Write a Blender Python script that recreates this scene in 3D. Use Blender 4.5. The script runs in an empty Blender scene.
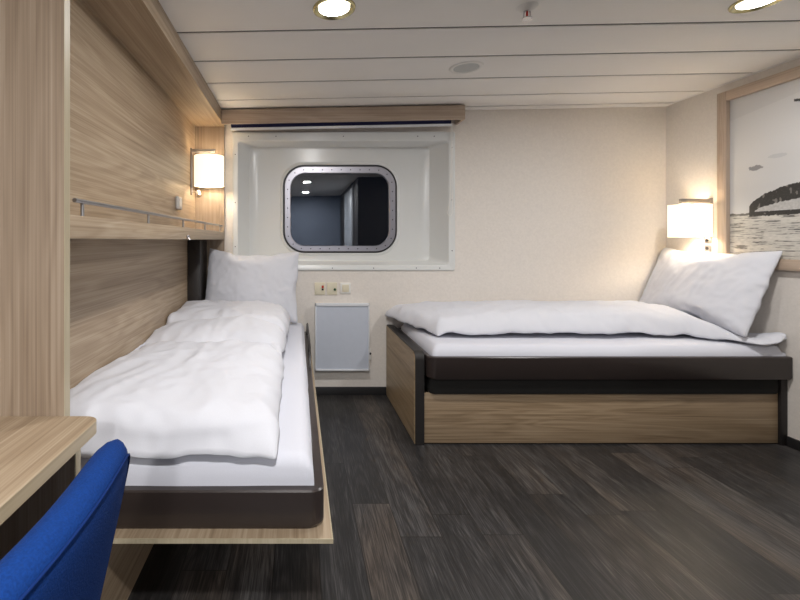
import bpy, bmesh, math, random
from mathutils import Vector, Matrix, Euler, noise

C = bpy.context.scene.collection
PI = math.pi

# ---------------------------------------------------------------- camera, world, exposure
cam = bpy.data.objects.new('camera', bpy.data.cameras.new('camera'))
C.objects.link(cam)
cam.location = (0, 0, 1.128)
cam.rotation_euler = (PI/2, 0, 0)
cam.data.sensor_width = 36
cam.data.lens = 438.4*36/800
cam.data.shift_x = (400-298)/800
cam.data.shift_y = -60/800
cam.data.clip_start = 0.02
bpy.context.scene.camera = cam
vs = bpy.context.scene.view_settings
vs.view_transform = 'Standard'; vs.look = 'None'; vs.gamma = 1; vs.use_curve_mapping = False
vs.exposure = 0.45
DOWN_W = 12.5        # watts of each ceiling downlight
SCONCE_W = 2.6       # watts of each bedside lamp bulb
w = bpy.data.worlds.new('night'); bpy.context.scene.world = w; w.use_nodes = True
w.node_tree.nodes['Background'].inputs[0].default_value = (0.02, 0.04, 0.09, 1)
w.node_tree.nodes['Background'].inputs[1].default_value = 0.05

# ---------------------------------------------------------------- materials
def srgb(r, g, b):
    f = lambda c: (c/255/12.92) if c/255 <= .04045 else ((c/255+.055)/1.055)**2.4
    return (f(r), f(g), f(b), 1)

def new_mat(name):
    m = bpy.data.materials.new(name); m.use_nodes = True
    nt = m.node_tree
    return m, nt, nt.nodes['Principled BSDF']

def N(nt, kind, **kw):
    n = nt.nodes.new(kind)
    for k, v in kw.items():
        if k in n.inputs.keys(): n.inputs[k].default_value = v
        else: setattr(n, k, v)
    return n

def ramp(nt, stops):
    r = nt.nodes.new('ShaderNodeValToRGB')
    e = r.color_ramp.elements
    while len(e) < len(stops): e.new(0.5)
    for el, (p, c) in zip(e, stops):
        el.position = p; el.color = c
    return r

def plain(name, col, rough=.5, metal=0, bump=0, bscale=200, spec=.5, emit=None, es=0, var=0):
    m, nt, b = new_mat(name)
    b.inputs['Roughness'].default_value = rough
    b.inputs['Metallic'].default_value = metal
    b.inputs['Specular IOR Level'].default_value = spec
    tc = N(nt, 'ShaderNodeTexCoord')
    no = N(nt, 'ShaderNodeTexNoise'); no.inputs['Scale'].default_value = bscale
    no.inputs['Detail'].default_value = 4
    nt.links.new(tc.outputs['Object'], no.inputs['Vector'])
    v = max(var, .015)
    c1 = tuple(min(1, c*(1+v)) for c in col[:3])+(1,)
    c0 = tuple(c*(1-v) for c in col[:3])+(1,)
    r = ramp(nt, [(.3, c0), (.7, c1)])
    nt.links.new(no.outputs['Fac'], r.inputs[0])
    nt.links.new(r.outputs[0], b.inputs['Base Color'])
    if bump:
        bp = N(nt, 'ShaderNodeBump'); bp.inputs['Strength'].default_value = bump
        bp.inputs['Distance'].default_value = .002
        nt.links.new(no.outputs['Fac'], bp.inputs['Height'])
        nt.links.new(bp.outputs[0], b.inputs['Normal'])
    if emit:
        b.inputs['Emission Color'].default_value = emit
        b.inputs['Emission Strength'].default_value = es
    return m

def wood(name, axis, dark, mid, light, rough=.42, seed=0.0, scale=1.0):
    """laminate with the grain running along the given axis"""
    m, nt, b = new_mat(name)
    L = nt.links.new
    tc = N(nt, 'ShaderNodeTexCoord')
    def mapped(across, along, off):
        mp = N(nt, 'ShaderNodeMapping')
        s = [across]*3; s['xyz'.index(axis)] = along
        mp.inputs['Scale'].default_value = s
        mp.inputs['Location'].default_value = (off, off*1.3, off*.7)
        L(tc.outputs['Object'], mp.inputs['Vector'])
        return mp
    a = mapped(8*scale, .6*scale, seed)          # broad figure
    n1 = N(nt, 'ShaderNodeTexNoise'); n1.inputs['Scale'].default_value = 1
    n1.inputs['Detail'].default_value = 3; n1.inputs['Distortion'].default_value = .6
    L(a.outputs[0], n1.inputs['Vector'])
    mr = N(nt, 'ShaderNodeMath', operation='MULTIPLY'); mr.inputs[1].default_value = 60
    L(n1.outputs['Fac'], mr.inputs[0])
    sn = N(nt, 'ShaderNodeMath', operation='SINE'); L(mr.outputs[0], sn.inputs[0])
    c2 = mapped(230*scale, 1.3*scale, seed+3)      # fine pores
    n2 = N(nt, 'ShaderNodeTexNoise'); n2.inputs['Scale'].default_value = 1
    n2.inputs['Detail'].default_value = 4
    L(c2.outputs[0], n2.inputs['Vector'])
    c3 = mapped(80*scale, .5*scale, seed+5)       # streaks
    n3 = N(nt, 'ShaderNodeTexNoise'); n3.inputs['Scale'].default_value = 1
    n3.inputs['Detail'].default_value = 3
    L(c3.outputs[0], n3.inputs['Vector'])
    def mul(x, k):
        q = N(nt, 'ShaderNodeMath', operation='MULTIPLY'); L(x, q.inputs[0]); q.inputs[1].default_value = k; return q.outputs[0]
    def add(x, y):
        q = N(nt, 'ShaderNodeMath', operation='ADD'); L(x, q.inputs[0])
        if isinstance(y, float): q.inputs[1].default_value = y
        else: L(y, q.inputs[1])
        return q.outputs[0]
    f = add(mul(sn.outputs[0], .085), add(mul(n2.outputs['Fac'], .80), mul(n3.outputs['Fac'], .55)))
    f = add(f, add(mul(n1.outputs['Fac'], .55), -.45))
    r = ramp(nt, [(.16, dark), (.5, mid), (.84, light)])
    L(f, r.inputs[0]); L(r.outputs[0], b.inputs['Base Color'])
    b.inputs['Roughness'].default_value = rough
    bp = N(nt, 'ShaderNodeBump'); bp.inputs['Strength'].default_value = .12; bp.inputs['Distance'].default_value = .001
    L(n2.outputs['Fac'], bp.inputs['Height']); L(bp.outputs[0], b.inputs['Normal'])
    return m

WD, WM, WL = srgb(134, 114, 92), srgb(164, 144, 120), srgb(186, 169, 147)
wood_x = wood('oak_laminate_x', 'x', WD, WM, WL)
wood_y = wood('oak_laminate_y', 'y', WD, WM, WL, seed=2.1)
wood_z = wood('oak_laminate_z', 'z', srgb(128, 110, 92), srgb(154, 136, 117), srgb(175, 159, 141), seed=4.4)
wood_edge = wood('oak_edge_band', 'z', srgb(168, 155, 130), srgb(180, 168, 142), srgb(192, 180, 156))
wood_edge_y = wood('oak_edge_band_y', 'y', srgb(165, 148, 122), srgb(176, 160, 132), srgb(190, 174, 148))
wood_frame = wood('pale_oak', 'y', srgb(168, 148, 130), srgb(188, 168, 149), srgb(202, 184, 166))
wood_frame_x = wood('pale_oak_x', 'x', srgb(160, 140, 122), srgb(182, 162, 143), srgb(198, 180, 162))
wood_frame_z = wood('pale_oak_z', 'z', srgb(168, 148, 130), srgb(188, 168, 149), srgb(202, 184, 166))
wood_bed = wood('bed_oak_x', 'x', srgb(118, 98, 74), srgb(152, 130, 103), srgb(178, 156, 128), scale=1.1)
wood_bed_y = wood('bed_oak_y', 'y', srgb(126, 104, 76), srgb(162, 138, 106), srgb(186, 163, 130), scale=1.1)
wallpaper = plain('wallpaper', srgb(228, 221, 213), rough=.75, bump=.35, bscale=70, var=.035)
ceil_mat = plain('ceiling_panel', srgb(244, 241, 236), rough=.5, bscale=3)
gap_mat = plain('shadow_gap', srgb(30, 28, 26), rough=.8)
grp = plain('glossy_moulded_panel', srgb(225, 226, 224), rough=.22, bscale=4)
white_paint = plain('white_paint', srgb(226, 228, 232), rough=.35, bscale=20)
heater_face = plain('heater_face', srgb(200, 206, 218), rough=.4, bscale=30)
steel = plain('polished_steel', srgb(205, 203, 205), rough=.22, metal=1, bscale=60)
ring_metal = plain('window_ring_metal', srgb(182, 180, 188), rough=.34, metal=.85, bscale=60)
brushed = plain('brushed_metal', srgb(170, 168, 168), rough=.35, metal=1, bscale=90)
lamp_steel = plain('lamp_bracket_metal', srgb(150, 146, 144), rough=.35, metal=.8, bscale=80)
brass = plain('brass_ring', srgb(196, 186, 140), rough=.25, metal=1, bscale=70)
bolt_mat = plain('bolt', srgb(80, 74, 84), rough=.4, metal=.8)
black = plain('black_painted_metal', srgb(44, 40, 38), rough=.42, bscale=40)
black_matt = plain('black_wood_edge', srgb(34, 31, 30), rough=.5, bscale=30)
rail_brown = plain('dark_bed_rail', srgb(52, 44, 42), rough=.3, bscale=30)
navy = plain('navy_blind', srgb(24, 28, 72), rough=.8)
fabric_dark = plain('dark_upholstery', srgb(42, 41, 40), rough=.95, bump=.6, bscale=500, var=.25, spec=.1)
cotton = plain('white_cotton', srgb(218, 219, 226), rough=.85, bump=.06, bscale=320, spec=.15)
sheet_mat = plain('white_sheet', srgb(216, 217, 226), rough=.85, bump=.05, bscale=300, spec=.15)
blue = plain('royal_blue_felt', srgb(12, 50, 112), rough=.9, bump=.5, bscale=420, var=.2, spec=.15)
blue_pipe = plain('royal_blue_piping', srgb(9, 38, 92), rough=.9, bscale=300, spec=.15)
plastic_cream = plain('cream_plastic', srgb(222, 214, 190), rough=.4)
plastic_white = plain('white_plastic', srgb(235, 233, 228), rough=.35)
plastic_grey = plain('grey_plastic', srgb(200, 196, 192), rough=.4)
red = plain('red_button', srgb(190, 50, 30), rough=.4)
green = plain('green_socket', srgb(40, 80, 50), rough=.4)
dark = plain('dark_plastic', srgb(40, 38, 40), rough=.4)
skirting = plain('black_skirting', srgb(40, 39, 40), rough=.45)
door_mat = plain('grey_door', srgb(205, 212, 222), rough=.35, bscale=10)
downlight_glow = plain('downlight_glow', srgb(255, 255, 250), emit=(1, .97, .90, 1), es=9)
shade_mat = plain('lamp_shade', srgb(255, 240, 215), rough=.8, emit=(1, .84, .60, 1), es=.95)
bulb_mat = plain('bulb', srgb(255, 250, 240), emit=(1, .92, .78, 1), es=6)

def glass_mat():
    m, nt, b = new_mat('window_glass')
    b.inputs['Base Color'].default_value = (.55, .62, .70, 1)
    b.inputs['Transmission Weight'].default_value = 1
    b.inputs['Roughness'].default_value = .01
    b.inputs['IOR'].default_value = 2.1
    return m
glass = glass_mat()

def floor_mat():
    m, nt, b = new_mat('dark_oak_planks')
    L = nt.links.new
    tc = N(nt, 'ShaderNodeTexCoord')
    sp = N(nt, 'ShaderNodeSeparateXYZ'); L(tc.outputs['Object'], sp.inputs[0])
    cb = N(nt, 'ShaderNodeCombineXYZ')
    ax = N(nt, 'ShaderNodeMath', operation='ADD'); L(sp.outputs['X'], ax.inputs[0]); ax.inputs[1].default_value = 10*.158-.39+.158*20
    ay = N(nt, 'ShaderNodeMath', operation='ADD'); L(sp.outputs['Y'], ay.inputs[0]); ay.inputs[1].default_value = 20.35
    rd = N(nt, 'ShaderNodeMath', operation='DIVIDE'); L(ax.outputs[0], rd.inputs[0]); rd.inputs[1].default_value = .158
    rf = N(nt, 'ShaderNodeMath', operation='FLOOR'); L(rd.outputs[0], rf.inputs[0])
    wn = N(nt, 'ShaderNodeTexWhiteNoise', noise_dimensions='1D'); L(rf.outputs[0], wn.inputs['W'])
    ws = N(nt, 'ShaderNodeMath', operation='MULTIPLY_ADD'); L(wn.outputs['Value'], ws.inputs[0]); ws.inputs[1].default_value = 1.2; L(ay.outputs[0], ws.inputs[2])
    L(ws.outputs[0], cb.inputs['X']); L(ax.outputs[0], cb.inputs['Y'])
    br = N(nt, 'ShaderNodeTexBrick')
    br.offset = 0; br.offset_frequency = 2; br.squash = 1
    br.inputs['Color1'].default_value = (0, 0, 0, 1); br.inputs['Color2'].default_value = (1, 1, 1, 1)
    br.inputs['Mortar'].default_value = (.5, .5, .5, 1)
    br.inputs['Scale'].default_value = 1; br.inputs['Mortar Size'].default_value = .0016
    br.inputs['Mortar Smooth'].default_value = .2
    br.inputs['Brick Width'].default_value = 1.2; br.inputs['Row Height'].default_value = .158
    L(cb.outputs[0], br.inputs['Vector'])
    # grain, shifted from plank to plank
    sc = N(nt, 'ShaderNodeVectorMath', operation='SCALE'); L(br.outputs['Color'], sc.inputs[0]); sc.inputs['Scale'].default_value = 37
    ad = N(nt, 'ShaderNodeVectorMath', operation='ADD'); L(tc.outputs['Object'], ad.inputs[0]); L(sc.outputs[0], ad.inputs[1])
    def nz(sx, sy, detail, dist):
        mp = N(nt, 'ShaderNodeMapping'); mp.inputs['Scale'].default_value = (sx, sy, 1)
        L(ad.outputs[0], mp.inputs['Vector'])
        n = N(nt, 'ShaderNodeTexNoise'); n.inputs['Scale'].default_value = 1
        n.inputs['Detail'].default_value = detail; n.inputs['Distortion'].default_value = dist
        L(mp.outputs[0], n.inputs['Vector']); return n
    fig = nz(6, .9, 2, .3)
    k = N(nt, 'ShaderNodeMath', operation='MULTIPLY'); L(fig.outputs['Fac'], k.inputs[0]); k.inputs[1].default_value = 110
    s = N(nt, 'ShaderNodeMath', operation='SINE'); L(k.outputs[0], s.inputs[0])
    fine = nz(260, 9, 5, .4)
    broad = nz(16, 1.3, 3, .1)
    patch = nz(3.2, 1.2, 2, 0)
    def mul(x, kk):
        q = N(nt, 'ShaderNodeMath', operation='MULTIPLY'); L(x, q.inputs[0]); q.inputs[1].default_value = kk; return q.outputs[0]
    def add(x, y):
        q = N(nt, 'ShaderNodeMath', operation='ADD'); L(x, q.inputs[0])
        if isinstance(y, float): q.inputs[1].default_value = y
        else: L(y, q.inputs[1])
        return q.outputs[0]
    f = add(add(mul(s.outputs[0], .05), mul(fine.outputs['Fac'], .95)), add(mul(broad.outputs['Fac'], .42), add(mul(br.outputs['Color'], .20), -.33)))
    r1 = ramp(nt, [(.30, srgb(36, 35, 35)), (.5, srgb(56, 54, 54)), (.72, srgb(88, 86, 85))])
    L(f, r1.inputs[0])
    r2 = ramp(nt, [(.30, srgb(40, 37, 35)), (.5, srgb(64, 57, 52)), (.72, srgb(96, 86, 78))])
    L(f, r2.inputs[0])
    pf = add(mul(patch.outputs['Fac'], 1.0), mul(br.outputs['Color'], .34))
    rp = ramp(nt, [(.68, (0, 0, 0, 1)), (.95, (1, 1, 1, 1))]); L(pf, rp.inputs[0])
    mx = N(nt, 'ShaderNodeMixRGB'); L(rp.outputs[0], mx.inputs[0]); L(r1.outputs[0], mx.inputs[1]); L(r2.outputs[0], mx.inputs[2])
    mo = N(nt, 'ShaderNodeMixRGB'); L(br.outputs['Fac'], mo.inputs[0]); L(mx.outputs[0], mo.inputs[1]); mo.inputs[2].default_value = srgb(30, 27, 25)
    L(mo.outputs[0], b.inputs['Base Color'])
    b.inputs['Roughness'].default_value = .40
    b.inputs['Specular IOR Level'].default_value = .45
    bp = N(nt, 'ShaderNodeBump'); bp.inputs['Strength'].default_value = .2; bp.inputs['Distance'].default_value = .001
    L(f, bp.inputs['Height']); L(bp.outputs[0], b.inputs['Normal'])
    return m
floor_m = floor_mat()

# ---------------------------------------------------------------- mesh helpers
class MB:
    def __init__(self): self.bm = bmesh.new()
    def box(self, x0, x1, y0, y1, z0, z1, bev=0, seg=2):
        tmp = bmesh.new()
        bmesh.ops.create_cube(tmp, size=1)
        for v in tmp.verts:
            v.co = Vector(((x0+x1)/2+v.co.x*(x1-x0), (y0+y1)/2+v.co.y*(y1-y0), (z0+z1)/2+v.co.z*(z1-z0)))
        if bev:
            bmesh.ops.bevel(tmp, geom=tmp.edges[:], offset=bev, segments=seg, profile=.5, affect='EDGES')
        self.merge(tmp); return self
    def merge(self, tmp, mat=None):
        me = bpy.data.meshes.new('t'); tmp.to_mesh(me); tmp.free()
        if mat: me.transform(mat)
        self.bm.from_mesh(me); bpy.data.meshes.remove(me)
    def cyl(self, p0, p1, r0, r1=None, n=20, bev=0):
        r1 = r0 if r1 is None else r1
        p0, p1 = Vector(p0), Vector(p1)
        tmp = bmesh.new(); d = p1-p0
        bmesh.ops.create_cone(tmp, cap_ends=True, segments=n, radius1=r0, radius2=r1, depth=d.length)
        if bev:
            es = [e for e in tmp.edges if abs(e.verts[0].co.z-e.verts[1].co.z) < 1e-6]
            bmesh.ops.bevel(tmp, geom=es, offset=bev, segments=2, profile=.5, affect='EDGES')
        M = Matrix.Translation((p0+p1)/2) @ d.to_track_quat('Z', 'Y').to_matrix().to_4x4()
        self.merge(tmp, M); return self
    def tube(self, pts, r, n=8, closed=False):
        pts = [Vector(p) for p in pts]; m = len(pts); rings = []
        up = None
        for i, p in enumerate(pts):
            a = pts[(i-1) % m] if (closed or i) else p
            b = pts[(i+1) % m] if (closed or i < m-1) else p
            t = (b-a).normalized()
            if up is None: up = t.orthogonal().normalized()
            up = (up-t*up.dot(t)).normalized(); s = t.cross(up)
            rings.append([self.bm.verts.new(p+(up*math.cos(2*PI*k/n)+s*math.sin(2*PI*k/n))*r) for k in range(n)])
        for i in range(m if closed else m-1):
            A, B = rings[i], rings[(i+1) % m]
            for k in range(n): self.bm.faces.new((A[k], A[(k+1) % n], B[(k+1) % n], B[k]))
        if not closed:
            self.bm.faces.new(rings[0][::-1]); self.bm.faces.new(rings[-1])
        return self
    def loft(self, rings, cap0=False, cap1=False):
        R = [[self.bm.verts.new(p) for p in r] for r in rings]; n = len(R[0])
        for A, B in zip(R, R[1:]):
            for k in range(n): self.bm.faces.new((A[k], A[(k+1) % n], B[(k+1) % n], B[k]))
        if cap0: self.bm.faces.new(R[0][::-1])
        if cap1: self.bm.faces.new(R[-1])
        return self
    def lathe(self, prof, c, n=40, tilt=None):
        M = Matrix.Translation(c) @ (tilt.to_matrix().to_4x4() if tilt else Matrix())
        rings = [[M @ Vector((r*math.cos(2*PI*k/n), r*math.sin(2*PI*k/n), z)) for k in range(n)] for r, z in prof]
        return self.loft(rings, prof[0][0] > 1e-5, prof[-1][0] > 1e-5)
    def build(self, name, mat, parent=None, origin=None, smooth=35):
        bm = self.bm
        bmesh.ops.remove_doubles(bm, verts=bm.verts[:], dist=1e-6)
        bmesh.ops.recalc_face_normals(bm, faces=bm.faces[:])
        me = bpy.data.meshes.new(name); bm.to_mesh(me); bm.free()
        me.materials.append(mat)
        if parent is not None: off = world_loc(parent)
        elif origin is not None: off = Vector(origin)
        else:
            xs = [v.co for v in me.vertices]
            off = Vector(((min(v.x for v in xs)+max(v.x for v in xs))/2, (min(v.y for v in xs)+max(v.y for v in xs))/2, min(v.z for v in xs)))
        me.transform(Matrix.Translation(-off))
        for p in me.polygons: p.use_smooth = True
        if smooth is not None: me.set_sharp_from_angle(angle=math.radians(smooth))
        o = bpy.data.objects.new(name, me); C.objects.link(o)
        if parent is not None: o.parent = parent
        else: o.location = off
        return o

def world_loc(o):
    v = Vector(o.location)
    while o.parent: o = o.parent; v = v+Vector(o.location)
    return v
def tag(o, label=None, cat=None, group=None, kind=None):
    if label: o['label'] = label
    if cat: o['category'] = cat
    if group: o['group'] = group
    if kind: o['kind'] = kind
    return o
def thing(name, loc, label, cat, group=None):
    o = bpy.data.objects.new(name, None); C.objects.link(o); o.location = loc; o.empty_display_size = .1
    return tag(o, label, cat, group)
def struct(name, mb, mat, **k):
    return tag(mb.build(name, mat, **k), kind='structure')
def rrect(x0, x1, z0, z1, r, y, n=8):
    pts = []
    for cx, cz, a in ((x1-r, z1-r, 0), (x0+r, z1-r, 90), (x0+r, z0+r, 180), (x1-r, z0+r, 270)):
        for i in range(n+1):
            t = math.radians(a+90*i/n); pts.append(Vector((cx+r*math.cos(t), y, cz+r*math.sin(t))))
    return pts

# ---------------------------------------------------------------- room shell
XR, YB, XL, YF = 2.686, 3.2, -1.30, -2.60
def zc(x): return 2.056+.0192*x
def slab(mb, x0, x1, y0, y1, dz0, dz1, bev=0):
    """a slab that follows the slight slope of the ceiling"""
    tmp = bmesh.new(); bmesh.ops.create_cube(tmp, size=1)
    for v in tmp.verts:
        x = (x0+x1)/2+v.co.x*(x1-x0)
        v.co = Vector((x, (y0+y1)/2+v.co.y*(y1-y0), zc(x)+(dz0 if v.co.z < 0 else dz1)))
    if bev:
        es = [e for e in tmp.edges if all(v.co.z-zc(v.co.x) < dz0+1e-5 for v in e.verts) and abs(e.verts[0].co.y-e.verts[1].co.y) < 1e-6]
        bmesh.ops.bevel(tmp, geom=es, offset=bev, segments=2, profile=.5, affect='EDGES')
    mb.merge(tmp)

struct('floor', MB().box(XL-.1, XR+.1, YF-.1, YB+.3, -.05, 0), floor_m, origin=(0, 0, 0))
m = MB()
ys = [YB-.075]+[1.945+.314*k for k in range(3, -16, -1)]
for a, b in zip(ys, ys[1:]):
    if a > YF: slab(m, XL-.1, XR+.1, max(b, YF-.1)+.0065, a-.0065, 0, .0044, .0035)
ceil = struct('ceiling', m, ceil_mat)
m = MB(); slab(m, XL-.1, XR+.1, YF-.1, YB+.1, .0045, .04); o = m.build('ceiling_backing', gap_mat, parent=ceil)
m = MB(); slab(m, -.56, XR, YB-.072, YB, -.006, .02, .003)
slab(m, XR-.012, XR, YF, YB-.075, -.004, .02, .002)
struct('trim_1', m, ceil_mat)

HX0, HX1, HZ0, HZ1 = -.455, 1.11, .925, 1.875      # hole behind the window moulding
m = MB()
m.box(XL-.1, HX0, YB, YB+.3, 0, 2.2); m.box(HX1, XR+.1, YB, YB+.3, 0, 2.2)
m.box(HX0, HX1, YB, YB+.3, 0, HZ0); m.box(HX0, HX1, YB, YB+.3, HZ1, 2.2)
struct('wall_back', m, wallpaper)
m = MB().box(XR, XR+.1, YF-.1, YB+.3, 0, 2.2); struct('wall_right', m, wallpaper)
m = MB().box(XL-.1, XL, YF-.1, YB+.3, 0, 2.2); struct('wall_left', m, wallpaper)
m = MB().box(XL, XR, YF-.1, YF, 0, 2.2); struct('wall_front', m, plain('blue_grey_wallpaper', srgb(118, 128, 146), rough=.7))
struct('baseboard_back', MB().box(-.53, .643, YB-.012, YB, 0, .058, .003), skirting)
struct('baseboard_right', MB().box(XR-.012, XR, .3, 2.40, 0, .055, .003), skirting)
# faint wallpaper seam cover strip under the window
# bathroom block behind the camera, seen mirrored in the dark window glass
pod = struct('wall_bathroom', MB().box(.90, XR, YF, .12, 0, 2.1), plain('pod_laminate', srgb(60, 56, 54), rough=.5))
d = struct('door_1', MB().box(.868, .90, -1.45, -.45, .02, 1.92, .004), door_mat)
MB().cyl((.868, -.55, 1.0), (.83, -.55, 1.0), .01).cyl((.832, -.56, 1.0), (.832, -.68, 1.0), .009).build('door_handle', steel, parent=d)
struct('trim_2', MB().box(.872, .90, -.43, -.37, 0, 1.98, .003).box(.872, .90, -1.53, -1.47, 0, 1.98, .003).box(.872, .90, -1.47, -.43, 1.925, 1.98, .003), plain('door_frame', srgb(190, 194, 200), rough=.35))

# ---------------------------------------------------------------- window
win = thing('window_1', (.33, YB, .906), None, None); win['kind'] = 'structure'
m = MB()
F = lambda x0, x1, z0, z1, r, y: rrect(x0, x1, z0, z1, r, y, 10)
m.loft([F(-.476, 1.143, .906, 1.916, .015, 3.1995), F(-.476, 1.143, .906, 1.916, .015, 3.191),
        F(-.472, 1.139, .910, 1.912, .014, 3.187), F(-.441, 1.098, .941, 1.852, .02, 3.187),
        F(-.436, 1.094, .946, 1.848, .022, 3.190), F(-.432, 1.090, .950, 1.845, .024, 3.200),
        F(-.37, 1.00, .966, 1.838, .04, 3.335), F(-.345, .965, .972, 1.834, .05, 3.3475), F(-.30, .92, .985, 1.80, .07, 3.350),
        F(-.135, .775, 1.010, 1.722, .175, 3.348), F(-.125, .765, 1.018, 1.712, .17, 3.339), F(-.115, .755, 1.028, 1.702, .165, 3.337),
        F(-.114, .754, 1.029, 1.701, .164, 3.345), F(-.113, .753, 1.030, 1.700, .163, 3.37)])
panel = m.build('moulded_surround', grp, parent=win, smooth=30)
m = MB()
m.loft([F(-.102, .742, 1.042, 1.688, .152, 3.37), F(-.102, .742, 1.042, 1.688, .152, 3.338), F(-.098, .738, 1.046, 1.684, .148, 3.334),
        F(-.060, .698, 1.080, 1.641, .115, 3.334), F(-.056, .694, 1.084, 1.637, .112, 3.338), F(-.056, .694, 1.084, 1.637, .112, 3.37)])
MB().loft([F(-.1128, .7528, 1.0302, 1.6998, .163, 3.347), F(-.1022, .7422, 1.0418, 1.6882, .152, 3.347)]).build('gasket', dark, parent=win)
ring = m.build('clamp_ring', ring_metal, parent=win)
path = F(-.079, .719, 1.062, 1.662, .13, 3.334)
# bolts evenly spaced round the ring
def resample(pts, n):
    L = [0]
    for a, b in zip(pts, pts[1:]+pts[:1]): L.append(L[-1]+(b-a).length)
    out = []
    for i in range(n):
        s = L[-1]*(i+.5)/n
        k = max(j for j in range(len(pts)) if L[j] <= s)
        a, b = pts[k], pts[(k+1) % len(pts)]
        out.append(a.lerp(b, (s-L[k])/max(1e-9, L[k+1]-L[k])))
    return out
bolt0 = None
for p in resample(path, 36):
    if bolt0 is None:
        bolt0 = MB().cyl((p.x, 3.336, p.z), (p.x, 3.330, p.z), .0052, .0042, n=10).build('bolt', bolt_mat, parent=ring)
        p0 = p
    else:
        c = bolt0.copy(); C.objects.link(c); c.parent = ring; c.location = bolt0.location+(p-p0)
MB().loft([F(-.0565, .6945, 1.0835, 1.6375, .112, 3.352), F(-.0565, .6945, 1.0835, 1.6375, .112, 3.362)], True, True).build('glass_pane', glass, parent=win)
sc0 = MB().cyl((-.456, 3.188, 1.75), (-.456, 3.185, 1.75), .004, n=8).build('screw', bolt_mat, parent=panel)
for x, z in ((-.456, 1.40), (-.456, 1.08), (-.36, 1.882), (-.16, 1.882), (.33, 1.882), (.87, 1.882), (.99, 1.882), (1.12, 1.80), (1.12, 1.42), (1.12, 1.05),
             (-.02, .924), (.25, .924), (.55, .924), (.86, .924), (1.03, .924)):
    c = sc0.copy(); C.objects.link(c); c.parent = panel; c.location = sc0.location+Vector((x+.456, 0, z-1.75))

# pelmet, blind and cord above the window
m = MB(); slab(m, -.533, 1.162, 3.05, 3.066, -.110, -.010)
slab(m, 1.146, 1.162, 3.066, YB, -.110, -.010)
slab(m, -.533, 1.146, 3.066, YB, -.040, -.026)
tag(m.build('pelmet', wood_frame_x), 'long pale oak pelmet board across the top of the window wall under the ceiling', 'pelmet')
bl = thing('roller_blind', (.33, 3.13, 1.93), 'rolled-up navy roller blind with white bottom bar tucked under the oak pelmet', 'blind')
def tilt_cyl(mb, x0, x1, y, dz, r): mb.cyl((x0, y, zc(x0)+dz), (x1, y, zc(x1)+dz), r)
m = MB(); tilt_cyl(m, -.475, 1.08, 3.125, -.088, .03); m.build('rolled_fabric', navy, parent=bl)
m = MB(); slab(m, -.475, 1.09, 3.10, 3.112, -.142, -.126, .002); m.build('bottom_bar', white_paint, parent=bl)
m = MB(); slab(m, -.47, 1.085, 3.104, 3.107, -.127, -.095); m.build('hanging_cloth', navy, parent=bl)
pts = [Vector((1.105, 3.165, 1.97)), Vector((1.106, 3.166, 1.7)), Vector((1.10, 3.166, 1.45)), Vector((1.085, 3.166, 1.34)), Vector((1.078, 3.166, 1.325)),
       Vector((1.085, 3.166, 1.31)), Vector((1.105, 3.166, 1.30)), Vector((1.118, 3.166, 1.33)), Vector((1.112, 3.166, 1.5)), Vector((1.113, 3.165, 1.97))]
tag(MB().tube(pts, .0022, 6).build('blind_cord', plastic_white), 'thin white looped pull cord hanging at the right edge of the window', 'cord')

# ---------------------------------------------------------------- wall unit on the left (soffit, end panels, bunk)
unit = thing('wall_unit', (-.64, 2.1, 0), 'tall oak laminate wall unit with overhead soffit housing the left bed', 'wall unit')
XU, XW = -.535, -.745                 # front plane and back panel of the recess
MB().box(-1.29, XU-.0005, 1.003, 1.028, 0, 2.046).build('end_panel', wood_z, parent=unit)
MB().box(XU-.0005, XU+.0005, 1.0032, 1.0278, 0, 2.045).build('edge_strip', wood_edge, parent=unit)
MB().box(XW-.02, XW, 1.028, YB-.002, .0, 2.04).build('back_panel', wood_y, parent=unit)
MB().box(XW, XU, YB-.022, YB-.001, .0, 1.95).build('far_end_panel', wood_z, parent=unit)
MB().box(XU-.02, XU, 1.028, YB-.002, 1.952, 2.046).build('soffit_fascia', wood_y, parent=unit)
MB().box(XW, XU-.02, 1.028, YB-.002, 1.952, 1.970).build('soffit_underside', wood_y, parent=unit)
MB().box(XU-.02, XU, 1.028, YB-.022, 0, .345).build('plinth_panel', wood_y, parent=unit)
MB().box(XW+.001, -.66, 2.95, YB-.0225, .36, 1.128, .002).build('linkage_cover', black, parent=unit)

ledge = thing('bunk_ledge', (XU, 2.1, 1.13), 'oak ledge board with slim steel guard rail on the left wall above the bed', 'shelf')
MB().box(XW+.001, XU-.001, 1.0285, YB-.0235, 1.131, 1.188, .002).build('ledge_board', wood_y, parent=ledge)
m = MB(); m.tube([(XU-.003, 1.055, 1.224), (XU-.003, 3.10, 1.228)], .0055, 12)
rail = m.build('guard_rail', brushed, parent=ledge)
for y in (1.10, 1.585, 2.067, 2.55, 3.03):
    MB().cyl((XU-.006, y, 1.186), (XU-.006, y, 1.222), .0045, n=12).build('rail_post', brushed, parent=ledge)
m = MB().box(XU-.0005, XU+.008, 2.105, 2.135, 1.138, 1.152, .002).cyl((XU+.004, 2.12, 1.14), (XU+.012, 2.12, 1.128), .005)
m.build('latch', steel, parent=ledge)

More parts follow.
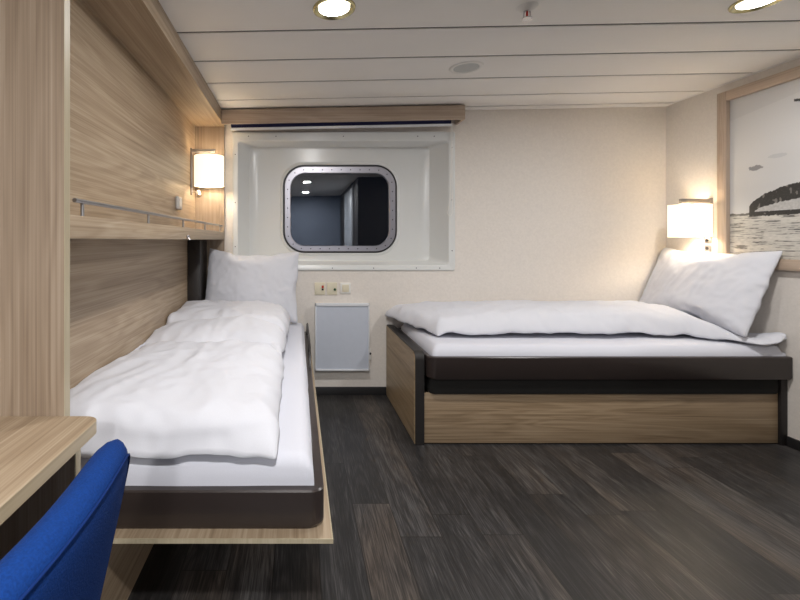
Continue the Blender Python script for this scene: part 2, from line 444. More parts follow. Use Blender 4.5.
# ---------------------------------------------------------------- bedside lamps
def lamp_light(loc, parent, watts):
    l = bpy.data.lights.new('bulb_light', 'POINT'); l.energy = watts; l.color = (1, .93, .82); l.shadow_soft_size = .025
    o = bpy.data.objects.new('bulb_light', l); C.objects.link(o); o.parent = parent; o.location = Vector(loc)-world_loc(parent)
def rounded_tube(cx, cy, ax, ay, z0, z1, r, th=.003):
    m = MB()
    def ringp(d, z):
        pts = rrect(cx-ax+d, cx+ax-d, cy-ay+d, cy+ay-d, r-d, 0, 10)
        return [Vector((p.x, p.z, z)) for p in pts]
    m.loft([ringp(th, z0), ringp(0, z0), ringp(0, z1), ringp(th, z1), ringp(th, z0)])
    return m
# left lamp, on the recess back panel
lm = thing('wall_lamp', (XW, 3.05, 1.44), 'white fabric drum wall lamp glowing on the oak recess at far left', 'lamp', 'bedside wall lamps')
lx, ly = -.616, 3.04
rounded_tube(lx, ly, .102, .102, 1.502, 1.708, .101).build('lamp_shade', shade_mat, parent=lm)
MB().box(XW, XW+.012, 3.03, 3.06, 1.44, 1.765, .002).build('back_plate', lamp_steel, parent=lm)
MB().box(XW+.012, -.575, 3.028, 3.052, 1.736, 1.758, .002).build('top_arm', lamp_steel, parent=lm)
MB().cyl((lx, ly, 1.737), (lx, ly, 1.665), .009).build('lamp_holder', lamp_steel, parent=lm)
MB().lathe([(.0, -.045), (.018, -.035), (.026, -.012), (.02, .015), (.010, .035), (.0, .036)], (lx, ly, 1.635), 16).build('bulb', bulb_mat, parent=lm)
MB().cyl((XW+.008, 3.045, 1.46), (-.69, 3.03, 1.46), .006).cyl((-.69, 3.03, 1.465), (-.68, 3.01, 1.43), .013, .017).build('reading_spot', steel, parent=lm)
lamp_light((lx, ly, 1.585), lm, SCONCE_W)
# right lamp, on the right wall
rm = thing('wall_lamp', (XR, 2.86, 1.12), 'white rounded box wall lamp glowing above the pillow beside the whale picture', 'lamp', 'bedside wall lamps')
rx, ry = 2.563, 2.87
rounded_tube(rx, ry, .106, .095, 1.147, 1.358, .075).build('lamp_shade', shade_mat, parent=rm)
MB().box(XR-.012, XR, 2.835, 2.865, 1.165, 1.40, .002).build('back_plate', lamp_steel, parent=rm)
MB().box(2.486, XR-.012, 2.838, 2.862, 1.366, 1.396, .002).build('top_arm', lamp_steel, parent=rm)
MB().cyl((rx, ry-.02, 1.370), (rx, ry-.02, 1.30), .009).build('lamp_holder', lamp_steel, parent=rm)
MB().lathe([(.0, -.045), (.018, -.035), (.026, -.012), (.02, .015), (.010, .035), (.0, .036)], (rx, ry-.02, 1.275), 16).build('bulb', bulb_mat, parent=rm)
lamp_light((rx, ry, 1.225), rm, SCONCE_W)
s = thing('wall_switch', (XR, 2.867, 1.05), 'small square steel light switch and socket pair under the right wall lamp', 'switch')
MB().box(XR-.010, XR, 2.845, 2.890, 1.106, 1.147, .003).build('switch_plate', lamp_steel, parent=s)
MB().box(XR-.010, XR, 2.845, 2.890, 1.052, 1.095, .003).build('socket_plate', lamp_steel, parent=s)
MB().cyl((XR-.010, 2.867, 1.126), (XR-.016, 2.867, 1.126), .009).build('rocker', dark, parent=s)
MB().cyl((XR-.010, 2.867, 1.074), (XR-.013, 2.867, 1.074), .010).build('socket_hole', dark, parent=s)
s = thing('wall_socket', (XW, 2.70, 1.315), 'rounded pale grey socket box on the oak panel above the ledge rail', 'socket')
MB().box(XW, XW+.022, 2.655, 2.745, 1.315, 1.395, .010, 4).build('box', plastic_grey, parent=s)
MB().cyl((XW+.022, 2.70, 1.355), (XW+.0235, 2.70, 1.355), .024).build('socket_face', plastic_white, parent=s)

# ---------------------------------------------------------------- heater and small plates under the window
h = thing('wall_heater', (.316, YB, .19), 'flat white framed electric panel heater with pale blue-grey face below the window', 'heater')
hx0, hx1, hz0, hz1 = .122, .512, .190, .675
MB().box(hx0+.012, hx1-.012, 3.152, YB, hz0+.01, hz1-.01, .003).build('casing', white_paint, parent=h)
MB().box(hx0+.006, hx1-.006, 3.146, 3.152, hz0+.008, hz1-.006).build('front_panel', heater_face, parent=h)
m = MB().box(hx0, hx0+.008, 3.138, 3.155, hz0, hz1, .002).box(hx1-.008, hx1, 3.138, 3.155, hz0, hz1, .002)
m.box(hx0, hx1, 3.138, 3.155, hz1-.022, hz1, .002).box(hx0, hx1, 3.138, 3.155, hz0, hz0+.012, .002)
m.build('frame', white_paint, parent=h)
MB().box(hx1-.001, hx1+.014, 3.16, 3.185, .265, .345, .003).build('thermostat', plastic_white, parent=h)
MB().cyl((hx1+.008, 3.161, .31), (hx1+.008, 3.153, .31), .008).build('thermostat_knob', dark, parent=h)
a = thing('alarm_plate', (.16, YB, .775), 'small cream wall plate with a red and a black button, leftmost above the heater', 'switch')
MB().box(.122, .196, 3.19, YB, .730, .818, .002).build('plate', plastic_cream, parent=a)
MB().box(.172, .187, 3.186, 3.19, .778, .797, .001).build('red_button', red, parent=a)
MB().box(.172, .187, 3.186, 3.19, .762, .775, .001).build('black_button', dark, parent=a)
a = thing('socket_plate', (.25, YB, .775), 'small cream wall plate with one dark green round port, middle of three', 'socket')
MB().box(.211, .285, 3.19, YB, .730, .818, .002).build('plate', plastic_cream, parent=a)
MB().cyl((.268, 3.19, .768), (.268, 3.184, .768), .009).build('port', green, parent=a)
a = thing('rocker_switch', (.34, YB, .775), 'small white framed rocker switch, rightmost of the three plates under the window', 'switch')
MB().box(.308, .384, 3.189, YB, .738, .816, .003).build('frame', plastic_white, parent=a)
MB().box(.322, .370, 3.183, 3.189, .750, .804, .003).build('rocker', plastic_cream, parent=a)

# ---------------------------------------------------------------- ceiling fittings
TILT = Euler((0, -math.atan(.0192), 0))
def downlight(x, y, label, power=1.0):
    z = zc(x)
    t = thing('downlight', (x, y, z), label, 'ceiling light', 'round ceiling downlights')
    MB().lathe([(.062, -.001), (.066, -.004), (.078, -.009), (.084, -.006), (.086, 0), (.086, .003), (.070, .003), (.062, -.001)], (x, y, z), 48, TILT).build('trim_ring', brass, parent=t)
    MB().lathe([(.0, -.002), (.05, -.0025), (.064, -.001), (.064, .002), (0, .002)], (x, y, z), 40, TILT).build('diffuser', downlight_glow, parent=t)
    l = bpy.data.lights.new('downlight_beam', 'AREA'); l.shape = 'DISK'; l.size = .12; l.energy = DOWN_W*power; l.color = (1, .985, .97)
    l.spread = PI
    o = bpy.data.objects.new('downlight_beam', l); C.objects.link(o); o.parent = t; o.location = (0, 0, -.012)
downlight(.145, 1.76, 'lit round ceiling downlight near the top centre, above the left bed', .72)
downlight(1.855, 1.77, 'lit round ceiling downlight cut by the top edge at the right')
downlight(.145, -.25, 'lit round ceiling downlight mirrored in the window glass, nearer one', 2.1)
downlight(.145, -1.75, 'lit round ceiling downlight mirrored in the window glass, farther one', 2.2)
sp = thing('sprinkler', (.93, 1.78, zc(.93)), 'white and red fire sprinkler head hanging from the ceiling between the downlights', 'sprinkler')
c = (.93, 1.78, zc(.93))
MB().lathe([(0, -.016), (.020, -.016), (.034, -.008), (.042, 0), (.042, .002), (0, .002)], c, 32, TILT).build('rose', plastic_white, parent=sp)
m = MB()
m.cyl((c[0]-.012, c[1], c[2]-.012), (c[0]-.014, c[1], c[2]-.045), .0028, n=8).cyl((c[0]+.012, c[1], c[2]-.012), (c[0]+.014, c[1], c[2]-.045), .0028, n=8)
m.cyl((c[0], c[1], c[2]-.012), (c[0], c[1], c[2]-.020), .010, n=16)
m.cyl((c[0], c[1], c[2]-.045), (c[0], c[1], c[2]-.049), .019, n=16)
m.build('yoke', steel, parent=sp)
MB().cyl((c[0], c[1], c[2]-.018), (c[0], c[1], c[2]-.045), .0045, n=10).build('glass_bulb', red, parent=sp)
v = thing('ceiling_speaker', (.92, 2.40, zc(.92)), 'flat round white loudspeaker grille set in the ceiling planks', 'speaker')
MB().lathe([(.066, -.003), (.072, -.007), (.084, -.006), (.090, 0), (.090, .002), (.066, .002), (.066, -.003)], (.92, 2.40, zc(.92)), 48, TILT).build('rim', plastic_white, parent=v)
MB().lathe([(0, -.0045), (.05, -.0045), (.067, -.003), (.067, .002), (0, .002)], (.92, 2.40, zc(.92)), 40, TILT).build('grille', plain('speaker_grille', srgb(196, 198, 196), rough=.6, bump=.5, bscale=600), parent=v)

# ---------------------------------------------------------------- whale picture on the right wall
PY0, PY1, PZ0, PZ1 = 1.02, 2.780, .962, 2.052
pic = thing('framed_picture', (XR, (PY0+PY1)/2, PZ0), 'large oak framed black and white photograph of a whale tail over the sea', 'picture')
fw = .060
MB().box(XR-.03, XR, PY1-fw, PY1, PZ0, PZ1, .001).build('frame_stile', wood_frame_z, parent=pic)
MB().box(XR-.03, XR, PY0, PY0+fw, PZ0, PZ1, .001).build('frame_stile', wood_frame_z, parent=pic)
MB().box(XR-.03, XR, PY0+fw, PY1-fw, PZ1-fw, PZ1, .001).build('frame_rail', wood_frame, parent=pic)
MB().box(XR-.03, XR, PY0+fw, PY1-fw, PZ0, PZ0+fw, .001).build('frame_rail', wood_frame, parent=pic)
def print_mesh():
    """the print: its own ink colours stored on a fine grid"""
    y0, y1, z0, z1 = PY0+fw, PY1-fw, PZ0+fw, PZ1-fw
    nu, nv = 460, 330
    x = XR-.006
    verts = []; faces = []; cols = []
    SEA = 1.275
    def fluke(d, z):
        """d = distance from the far (left) picture edge; symmetric tail about d=.80. returns 0 none, 1 dark, 2 pale spray"""
        if d > .80: d = 1.60-d
        t = (d-.115)/.685
        if t < 0: return 0
        nz = noise.noise(Vector((d*60, z*60, 3)))*.006
        top = SEA+.040+.150*(1-(1-min(1, t))**2.6)**.55+nz
        bot = SEA+.025+.10*max(0, (t-.05)/.95)**.6+nz
        if t < .05: bot = SEA-.005
        if bot < z < top:
            return 1
        if z <= bot and t > .05 and z > SEA+.020+nz: return 2
        if SEA-.008+nz < z <= SEA+.020: return 1
        return 0
    for j in range(nv+1):
        z = z0+(z1-z0)*j/nv
        for i in range(nu+1):
            y = y1-(y1-y0)*i/nu; dd = y1-y
            verts.append((x, y, z))
            if z > SEA:
                g = .64+.08*(z-SEA)+.03*noise.noise(Vector((dd*1.5, z*4, 1)))
                g -= .05*max(0, noise.noise(Vector((dd*2.2, z*6, 7))))
                ridge = 1.86-.05*dd+.30*dd*.55
                if z > 1.864+.15*dd: g -= .05
                if z < SEA+.16: g += .05*(1-(z-SEA)/.16)
                col = (g, g*.985, g*.97)
                if z < SEA+.012+.006*noise.noise(Vector((dd*30, 0, 0))) : col = (.15, .14, .12)
                # far islet and two birds
                e = ((dd-.15)/.042)**2+((z-1.551)/.014)**2+.8*noise.noise(Vector((dd*60, z*90, 6)))
                if e < 1: col = (.30, .29, .29)
                e = ((dd-.27)/.05)**2+((z-1.60)/.012)**2
                if e < 1: col = (g*.86, g*.86, g*.86)
                if abs(z-(1.868+.45*abs(dd-.40)-3*(dd-.40)**2)) < .007 and -.05 < dd-.40 < .07: col = (.06, .06, .06)
                if abs(z-(1.88+.25*(abs(dd-1.25)))) < .004 and abs(dd-1.25) < .05: col = (.06, .06, .06)
            else:
                k = (SEA-z)
                fx = 11-16*k; fz = 70-120*k
                n1 = noise.noise(Vector((dd*max(5, fx), z*max(36, fz), 5)))
                n2 = noise.noise(Vector((dd*45, z*180, 9)))
                n3 = noise.noise(Vector((dd*3, z*18, 2)))
                v = .60+.12*n2+.10*n3
                t = n1+.35*n2
                if t > .20: v -= min(.48, (t-.20)*2.6)
                v = max(.04, v)
                col = (v, v*.95, v*.86)
            f = fluke(dd, z)
            if f == 1:
                h = noise.noise(Vector((dd*55, z*30, 4)))
                v = .035+.03*max(0, noise.noise(Vector((dd*120, z*120, 1))))+(.16 if h > .38 else 0)
                col = (v*1.02, v*.95, v*.86)
            elif f == 2:
                v = .50+.10*noise.noise(Vector((dd*90, z*90, 8)))
                col = (v, v*.97, v*.93)
            cols.append(col)
    W = nu+1
    for j in range(nv):
        for i in range(nu):
            a = j*W+i; faces.append((a, a+1, a+W+1, a+W))
    off = world_loc(pic)
    me = bpy.data.meshes.new('photo_print')
    me.from_pydata([tuple(Vector(v)-off) for v in verts], [], faces)
    at = me.color_attributes.new('ink', 'FLOAT_COLOR', 'POINT')
    flat = []
    for c_ in cols: flat += [c_[0], c_[1], c_[2], 1]
    at.data.foreach_set('color', flat)
    mt, nt, b = new_mat('photo_print')
    a_ = N(nt, 'ShaderNodeVertexColor'); a_.layer_name = 'ink'
    nt.links.new(a_.outputs[0], b.inputs['Base Color'])
    b.inputs['Roughness'].default_value = .28
    me.materials.append(mt)
    o = bpy.data.objects.new('photo_print', me); C.objects.link(o); o.parent = pic
print_mesh()
MB().box(XR-.0055, XR-.0005, PY0+fw, PY1-fw, PZ0+fw, PZ1-fw).build('backing_board', dark, parent=pic)

# ---------------------------------------------------------------- soft goods
def mattress(name, x0, x1, y0, y1, z0, z1, label, seed, r=.05):
    nx, ny = max(8, int((x1-x0)/.02)), max(8, int((y1-y0)/.02))
    m = MB(); bm = m.bm
    def hgt(x, y):
        e = min(x-x0, x1-x, y-y0, y1-y)
        q = 0 if e > r else (r-math.sqrt(max(0, r*r-(r-e)**2)))
        return z1-q*.8+.006*noise.noise(Vector((x*3, y*3, seed)))+.0025*noise.noise(Vector((x*9, y*5, seed+2)))
    G = [[bm.verts.new((x0+(x1-x0)*i/nx, y0+(y1-y0)*j/ny, hgt(x0+(x1-x0)*i/nx, y0+(y1-y0)*j/ny))) for i in range(nx+1)] for j in range(ny+1)]
    for j in range(ny):
        for i in range(nx): bm.faces.new((G[j][i], G[j][i+1], G[j+1][i+1], G[j+1][i]))
    loop = [G[0][i] for i in range(nx+1)]+[G[j][nx] for j in range(1, ny+1)]+[G[ny][i] for i in range(nx-1, -1, -1)]+[G[j][0] for j in range(ny-1, 0, -1)]
    prev = loop
    cx, cy = (x0+x1)/2, (y0+y1)/2
    for s in range(1, 6):
        t = s/5; cur = []
        for k, v in enumerate(loop):
            nx_, ny_ = 0, 0
            if abs(v.co.y-y0) < 1e-5: ny_ = -1
            if abs(v.co.y-y1) < 1e-5: ny_ = 1
            if abs(v.co.x-x0) < 1e-5: nx_ = -1
            if abs(v.co.x-x1) < 1e-5: nx_ = 1
            bul = .005*math.sin(PI*min(1, t*1.2))+.004*noise.noise(Vector((v.co.x*9, v.co.y*9, t*2+seed)))*math.sin(PI*t)
            cur.append(bm.verts.new((v.co.x+nx_*bul, v.co.y+ny_*bul, v.co.z+(z0-v.co.z)*t)))
        n = len(loop)
        for k in range(n): bm.faces.new((prev[k], cur[k], cur[(k+1) % n], prev[(k+1) % n]))
        prev = cur
    bm.faces.new(prev)
    return tag(m.build(name, sheet_mat, smooth=80), label, 'mattress')

def cloth_bag(name, L, W, nx, ny, pressure, frames, shrink, seed, gravity=0.0, colliders=(), start=None, stiff=15, bend=.5, mass=.3, crease=0.0):
    """two-layer bag of cloth, blown up and settled by the cloth solver; returns a mesh"""
    bm = bmesh.new()
    def grid(s):
        G = []
        for j in range(ny+1):
            row = []
            for i in range(nx+1):
                x, y = -L/2+L*i/nx, -W/2+W*j/ny
                row.append(bm.verts.new((x, y, s*(.004+.0)*(0 if i in (0, nx) or j in (0, ny) else 1)+.002*noise.noise(Vector((x*7, y*7, seed+s))))))
            G.append(row)
        return G
    A = grid(1)
    B = []
    for j in range(ny+1):
        row = []
        for i in range(nx+1):
            if i in (0, nx) or j in (0, ny): row.append(A[j][i])
            else:
                v = A[j][i].co; row.append(bm.verts.new((v.x, v.y, v.z-.010)))
        B.append(row)
    for j in range(ny):
        for i in range(nx):
            bm.faces.new((A[j][i], A[j][i+1], A[j+1][i+1], A[j+1][i]))
            bm.faces.new((B[j][i], B[j+1][i], B[j+1][i+1], B[j][i+1]))
    me = bpy.data.meshes.new(name); bm.to_mesh(me); bm.free()
    if start: me.transform(start)
    o = bpy.data.objects.new(name, me); C.objects.link(o)
    cols = []
    for b in colliders:
        mc = MB().box(*b); co = mc.build('collider', cotton); cols.append(co)
        cm = co.modifiers.new('c', 'COLLISION'); co.collision.thickness_outer = .004; co.collision.cloth_friction = 12
    md = o.modifiers.new('cloth', 'CLOTH'); s = md.settings
    s.quality = 6; s.mass = mass; s.tension_stiffness = stiff; s.compression_stiffness = stiff; s.shear_stiffness = stiff*.4; s.bending_stiffness = bend
    s.use_pressure = True; s.uniform_pressure_force = pressure; s.shrink_min = shrink
    s.air_damping = 3; s.tension_damping = 8; s.compression_damping = 8; s.shear_damping = 8
    s.effector_weights.gravity = gravity
    md.collision_settings.use_collision = bool(colliders); md.collision_settings.distance_min = .004
    md.collision_settings.collision_quality = 3
    md.point_cache.frame_start = 1; md.point_cache.frame_end = frames
    sc = bpy.context.scene
    for f in range(1, frames+1): sc.frame_set(f)
    dg = bpy.context.evaluated_depsgraph_get()
    out = bpy.data.meshes.new_from_object(o.evaluated_get(dg))
    out.name = name
    bpy.data.objects.remove(o)
    for co in cols: bpy.data.objects.remove(co)
    sc.frame_set(1)
    return out

def finish_soft(me, name, M, origin, label, cat, mat, subd=1):
    me.transform(M); me.transform(Matrix.Translation(-Vector(origin)))
    for p in me.polygons: p.use_smooth = True
    me.materials.clear(); me.materials.append(mat)
    o = bpy.data.objects.new(name, me); C.objects.link(o); o.location = origin
    if subd:
        sd = o.modifiers.new('s', 'SUBSURF'); sd.levels = subd; sd.render_levels = subd
    return tag(o, label, cat)

def fit(me, x0, x1, y0, y1):
    """stretch the settled bag to its width and length"""
    for k, a, b in ((0, x0, x1), (1, y0, y1)):
        lo = min(v.co[k] for v in me.vertices); hi = max(v.co[k] for v in me.vertices)
        for v in me.vertices: v.co[k] = a+(v.co[k]-lo)*(b-a)/(hi-lo)
def set_height(me, z0, h, pw=.55):
    """let the settled bag stand h high over its bed"""
    top = sorted(v.co.z for v in me.vertices)[-40]
    for v in me.vertices: v.co.z = z0+h*min(1.15, (max(0, v.co.z-z0)/(top-z0))**pw)
    me.update()

def round_edges(me, z0, x0, x1, y0, y1, r, hem=None):
    """let the filled edges roll down on to the mattress"""
    for v in me.vertices:
        p = v.co
        w_ = .012*noise.noise(Vector((p.x*9, p.y*9, 31)))
        k = 1
        for d in (p.x-x0, x1-p.x, p.y-y0, y1-p.y):
            d = d+w_
            if d < r: k *= math.sqrt(max(.05, 1-(1-max(0, d)/r)**2))
        p.z = z0+(p.z-z0)*k
        if hem and p.y < y0+.10:
            c = hem+.012*noise.noise(Vector((p.x*5, 0, 8)))
            p.y += .020*math.exp(-((p.z-c)/.012)**2)

def wrinkle(me, amp, seam=None, fx=(5, 3), seed=0, lift=None):
    """small folds pushed along the surface normals of a settled cloth bag"""
    ns = [v.normal.copy() for v in me.vertices]
    zmin = min(v.co.z for v in me.vertices)
    for v, n in zip(me.vertices, ns):
        p = v.co; up = max(0, n.z)
        a = noise.noise(Vector((p.x*fx[0], p.y*fx[1], seed)))
        q = Vector((p.x*fx[0]*2.1+a*1.5, p.y*fx[1]*1.7+a*2, seed+4))
        r = 1-abs(noise.noise(q))*2.2
        s = 1-abs(noise.noise(q*2.3+Vector((3, 1, 2))))*2.4
        d = amp*(1.1*a+.75*max(0, r)**3+.40*max(0, s)**3)
        if p.z < zmin+.01: d = 0
        v.co = p+n*d
        if seam: v.co.z += seam(p.x, p.y)*up
        if lift: v.co.z += lift(p.x, p.y, p.z)

# ---------------------------------------------------------------- left bed, folded down from the wall unit
def hring(x0, x1, y0, y1, z, r, n=8):
    return [Vector((p.x, p.z, z)) for p in rrect(x0, x1, y0, y1, r, 0, n)]
def hring2(x0, x1, y0, y1, z, r, r2):
    pts = hring(x0, x1, y0, y1, z, r)
    q = hring(x0, x1, y0, y1, z, r2)
    return [b if p.x > (x0+x1)/2 else p for p, b in zip(pts, q)]
def tray(x0, x1, y0, y1, z0, z1, th, r, ch, rr=None):
    m = MB()
    hring = lambda a, b, c, d, z, r: hring2(a, b, c, d, z, r, r if rr is None else max(.004, min(r, rr)))
    m.loft([hring(x0+th, x1-th, y0+th, y1-th, z0, max(.004, r-th)), hring(x0+ch, x1-ch, y0+ch, y1-ch, z0, r),
            hring(x0, x1, y0, y1, z0+ch*1.6, r), hring(x0, x1, y0, y1, z1-.004, r), hring(x0+.004, x1-.004, y0+.004, y1-.004, z1, r-.002),
            hring(x0+th, x1-th, y0+th, y1-th, z1, max(.004, r-th)), hring(x0+th, x1-th, y0+th, y1-th, z0, max(.004, r-th))])
    return m
lb = thing('fold_down_bed', (-.33, 2.15, .353), 'fold-down single bed with oak base board and dark rail on the left', 'bed', None)
MB().box(-.742, .087, 1.122, 3.17, .354, .3645).build('base_board', wood_y, parent=lb)
MB().box(-.742, .087, 1.118, 1.122, .3535, .3648).box(.087, .090, 1.118, 3.17, .3535, .3648).build('board_edge_band', wood_edge, parent=lb)
tray(-.735, .0695, 1.149, 3.16, .365, .470, .026, .035, .010).build('dark_rail', rail_brown, parent=lb)
MB().tube([(.062, 3.05, .46), (.064, 3.04, .545), (.064, 2.98, .56), (.064, 2.40, .56), (.064, 2.30, .52), (.062, 2.26, .46)], .006, 8).build('side_guard', black, parent=lb)
MB().box(.060, .068, 2.58, 2.61, .46, .566, .002).build('guard_bracket', dark, parent=lb)
mattress('mattress', -.700, .040, 1.178, 3.13, .366, .546, 'white sheeted mattress in the fold-down bed on the left', 1, r=.035)
me = cloth_bag('duvet', .65, 1.80, 42, 100, 3.6, 34, -.05, 3, gravity=.3, bend=.2,
               colliders=[(-.78, .10, 1.0, 3.3, .3, .552), (-1.2, -.742, .9, 3.3, .3, 1.2)], start=Matrix.Translation((-.420, 2.015, .585)))
fit(me, -.835, -.042, 1.138, 2.93)
set_height(me, .552, .135)
for v in me.vertices: v.co.x = max(v.co.x, -.741)
round_edges(me, .552, -.90, -.042, 1.138, 3.1, .075, hem=.612)
XC = -.40
wrinkle(me, .0125, seam=lambda x, y: .009*math.exp(-((x-XC+.05*(y-2))/.012)**2)*(1 if 1.45 < y < 2.65 else 0)-.012*math.exp(-((x-XC+.05*(y-2))/.09)**2), fx=(4.5, 2.6), seed=11,
        lift=lambda x, y, z: -.026*max(0, 1-(y-1.138)/.09)*(.9+.5*noise.noise(Vector((x*6, 0, 5))))+.078*min(1, max(0, (y-2.0)/.85))*min(1, max(0, (z-.56)/.08)))
finish_soft(me, 'duvet', Matrix(), (-.375, 2.06, .552), 'puffy white duvet folded lengthwise on the fold-down bed at left', 'duvet', cotton)
me = cloth_bag('pillow', .66, .50, 46, 34, 1.5, 30, -.02, 1)
wrinkle(me, .0065, fx=(7, 7), seed=2)
finish_soft(me, 'pillow', Matrix.Translation((-.322, 3.055, .815)) @ Matrix.Rotation(math.radians(76), 4, 'X') @ Matrix.Rotation(math.radians(-2), 4, 'Z'), (-.33, 3.03, .56),
            'white pillow standing upright below the window on the left bed', 'pillow', cotton)

# ---------------------------------------------------------------- right bed
rb = thing('bed', (1.66, 2.8, 0), 'single bed with dark rail, oak front panel and oak footboard on the right', 'bed', None)
def yz_slab(m, x0, x1, y0, y1, z0, z1, r):
    pts = [(y1, z0), (y1, z1)]+[(y0+r-r*math.sin(t), z1-r+r*math.cos(t)) for t in [PI/2*k/8 for k in range(9)]]+[(y0, z0)]
    m.loft([[Vector((x0, y, z)) for y, z in pts], [Vector((x1, y, z)) for y, z in pts]], True, True); return m
fb = yz_slab(MB(), .645, .694, 2.408, 3.19, 0, .513, .045).build('footboard', black_matt, parent=rb)
yz_slab(MB(), .6415, .6452, 2.416, 3.184, .006, .505, .040).build('oak_facing', wood_bed_y, parent=fb)
MB().box(.694, 2.647, 2.418, 2.436, .008, .284, .001).build('front_panel', wood_bed, parent=rb)
MB().box(.694, 2.647, 2.425, 2.44, 0, .008).build('floor_strip', black_matt, parent=rb)
MB().box(2.647, 2.684, 2.402, 2.46, 0, .371, .003).build('corner_post', black_matt, parent=rb)
tray(.704, 2.684, 2.372, 3.185, .371, .493, .024, .05, .006, rr=.012).build('dark_rail', rail_brown, parent=rb)
m = MB(); m.loft([hring(.725, 2.64, 2.400, 3.17, .285, .03), hring(.722, 2.645, 2.396, 3.175, .295, .035), hring(.722, 2.645, 2.396, 3.175, .3705, .035)], True, True)
m.build('upholstered_base', fabric_dark, parent=rb)
mattress('mattress', .742, 2.672, 2.404, 3.155, .372, .548, 'white sheeted mattress in the bed on the right', 5)
me = cloth_bag('duvet', 2.0, .59, 108, 34, 3.4, 34, -.11, 7, gravity=.3, bend=.15,
               colliders=[(.3, 2.9, 2.2, 3.3, .3, .552), (.3, 2.9, 3.196, 3.5, .3, 1.2), (2.682, 3.0, 2.2, 3.3, .3, 1.2)],
               start=Matrix.Translation((1.71, 2.865, .585)) @ Matrix.Rotation(math.radians(-2.0), 4, 'Z'))
fit(me, .62, 2.672, 2.565, 3.188)
set_height(me, .552, .165)
round_edges(me, .552, .62, 2.9, 2.565, 3.4, .08)
for v in me.vertices: v.co.x += .36*max(0, 3.12-v.co.y)*max(0, 1-(v.co.x-.62)/.9)
for v in me.vertices:
    q = min(1, max(0, (v.co.x-2.30)/.22)); v.co.z = .556+(v.co.z-.556)*(1-(.50+.25*min(1, max(0, (v.co.y-2.62)/.10)))*q*q*(3-2*q)); v.co.y -= .19*q*max(0, (3.1-v.co.y)/.5)
wrinkle(me, .013, fx=(3.2, 5), seed=23, lift=lambda x, y, z: .02*max(0, 1-(y-2.55)/.12)*noise.noise(Vector((x*5, 0, 5))))
finish_soft(me, 'duvet', Matrix(), (1.66, 2.87, .552), 'puffy white duvet folded lengthwise on the right bed along the back wall', 'duvet', cotton)
me = cloth_bag('pillow', .80, .52, 50, 34, 1.5, 30, -.02, 9)
wrinkle(me, .0065, fx=(7, 7), seed=8)
finish_soft(me, 'pillow', Matrix.Translation((2.555, 2.79, .835)) @ Matrix.Rotation(math.radians(90), 4, 'Z') @ Matrix.Rotation(math.radians(-67), 4, 'X'), (2.5, 2.79, .64),
            'large white pillow leaning on the right wall under the whale picture', 'pillow', cotton)

# ---------------------------------------------------------------- desk
dk = thing('desk', (-.88, .4, 0), 'oak desk top with pale edge running along the left foreground', 'desk')
def deskring(z, d=0):
    x0, x1, y0, y1, r = -1.29, -.448-d, -.35, 1.0025-d, .035
    return [Vector((x0, y1, z)), Vector((x0, y0, z)), Vector((x1, y0, z))]+[Vector((x1-r+r*math.cos(t), y1-r+r*math.sin(t), z)) for t in [PI/2*k/10 for k in range(11)]]
MB().loft([deskring(.6985, .0012), deskring(.7257, .0012)], True, True).build('desktop', wood_y, parent=dk)
m = MB(); m.loft([deskring(.6985), deskring(.7250), deskring(.7255, .0008), deskring(.7255, .003), deskring(.6985, .003), deskring(.6985)])
m.build('edge_band', wood_edge_y, parent=dk)
sp_ = MB().box(-1.29, -.500, .979, 1.002, 0, .698).build('side_panel', wood_z, parent=dk)
MB().box(-.500, -.4965, .979, 1.002, 0, .698, .0005).build('edge_strip', wood_edge, parent=sp_)
sp_ = MB().box(-1.29, -.508, -.34, -.316, 0, .698).build('side_panel', wood_z, parent=dk)
MB().box(-1.29, -1.27, -.316, .979, .30, .698).build('back_board', wood_y, parent=dk)

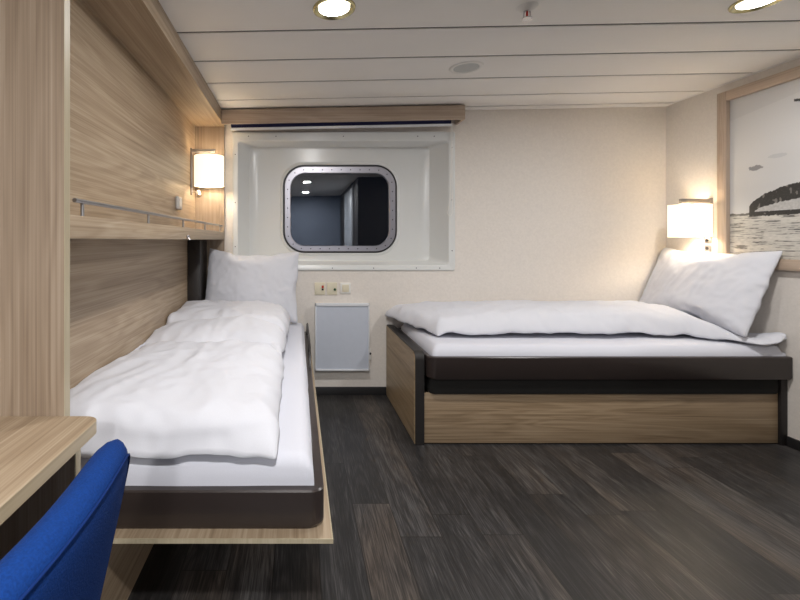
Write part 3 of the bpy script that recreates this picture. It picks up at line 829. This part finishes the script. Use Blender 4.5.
# ---------------------------------------------------------------- chair
ch = thing('chair', (-.48, .43, 0), 'royal blue upholstered chair with rounded backrest tucked at the desk', 'chair')
def back_pt(u, v, side):
    """u across (-1 near .. 1 far), v up 0..1, side -1 inner / +1 outer / 0 edge"""
    zt = .864
    z = .43+(zt-.43)*v
    half = .210+.035*math.sin(PI*min(1, v*1.1)*.5)
    y = .438+half*u
    xc = -.254-.235*(zt-z)+.02*(zt-z)**2-.035*u*u*(.6+.4*v)+.02
    th = .028
    return Vector((xc+side*th, y, z))
def disc(u, v):
    """square to rounded square"""
    r = max(abs(u), abs(v))
    if r < 1e-9: return 0, 0
    k = r/(abs(u)**5+abs(v)**5)**.2
    a, b = u*k, v*k
    return a, b
m = MB(); bm = m.bm; n = 28
S = {}
for side in (-1, 1):
    for j in range(n+1):
        for i in range(n+1):
            u, v = -1+2*i/n, -1+2*j/n
            edge = i in (0, n) or j in (0, n)
            if edge and side == 1: S[side, i, j] = S[-1, i, j]; continue
            a, b = disc(u, v)
            e = max(abs(u), abs(v)); t = math.sqrt(max(0, 1-e**10)) if not edge else 0
            p = back_pt(a, (b+1)/2, side*t*(1.15 if side == -1 else 1))
            S[side, i, j] = bm.verts.new(p)
for side in (-1, 1):
    for j in range(n):
        for i in range(n):
            bm.faces.new((S[side, i, j], S[side, i+1, j], S[side, i+1, j+1], S[side, i, j+1]))
bk = m.build('backrest', blue, parent=ch, smooth=80)
sd = bk.modifiers.new('s', 'SUBSURF'); sd.levels = 1; sd.render_levels = 1
pts = []
for q in range(60):
    if q < 15: u, v = 1, -1+2*q/15
    elif q < 30: u, v = 1-2*(q-15)/15, 1
    elif q < 45: u, v = -1, 1-2*(q-30)/15
    else: u, v = -1+2*(q-45)/15, -1
    e = .90; a, b = disc(u*e, v*e)
    p = back_pt(a, (b+1)/2, math.sqrt(1-e**10)); p.x += .0005; pts.append(p)
MB().tube(pts, .0018, 6, closed=True).build('piping', blue_pipe, parent=bk, smooth=80)
m = MB()
rings = []
for z, d in ((.41, .03), (.415, .008), (.43, 0), (.465, 0), (.482, .012), (.488, .05)):
    rings.append(hring(-.80+d, -.325-d, .215+d, .655-d, z, .09-d*.5, 8))
m.loft(rings, True, True)
m.build('seat', blue, parent=ch, smooth=80)
MB().box(-.74, -.38, .27, .60, .385, .412, .004).build('seat_frame', dark, parent=ch)
for x, y, dx, dy in ((-.72, .27, -.04, -.03), (-.72, .60, -.04, .03), (-.40, .27, .05, -.03), (-.40, .60, .05, .03)):
    MB().cyl((x+dx, y+dy, 0), (x, y, .39), .010, .015, n=16).build('leg', brushed, parent=ch)
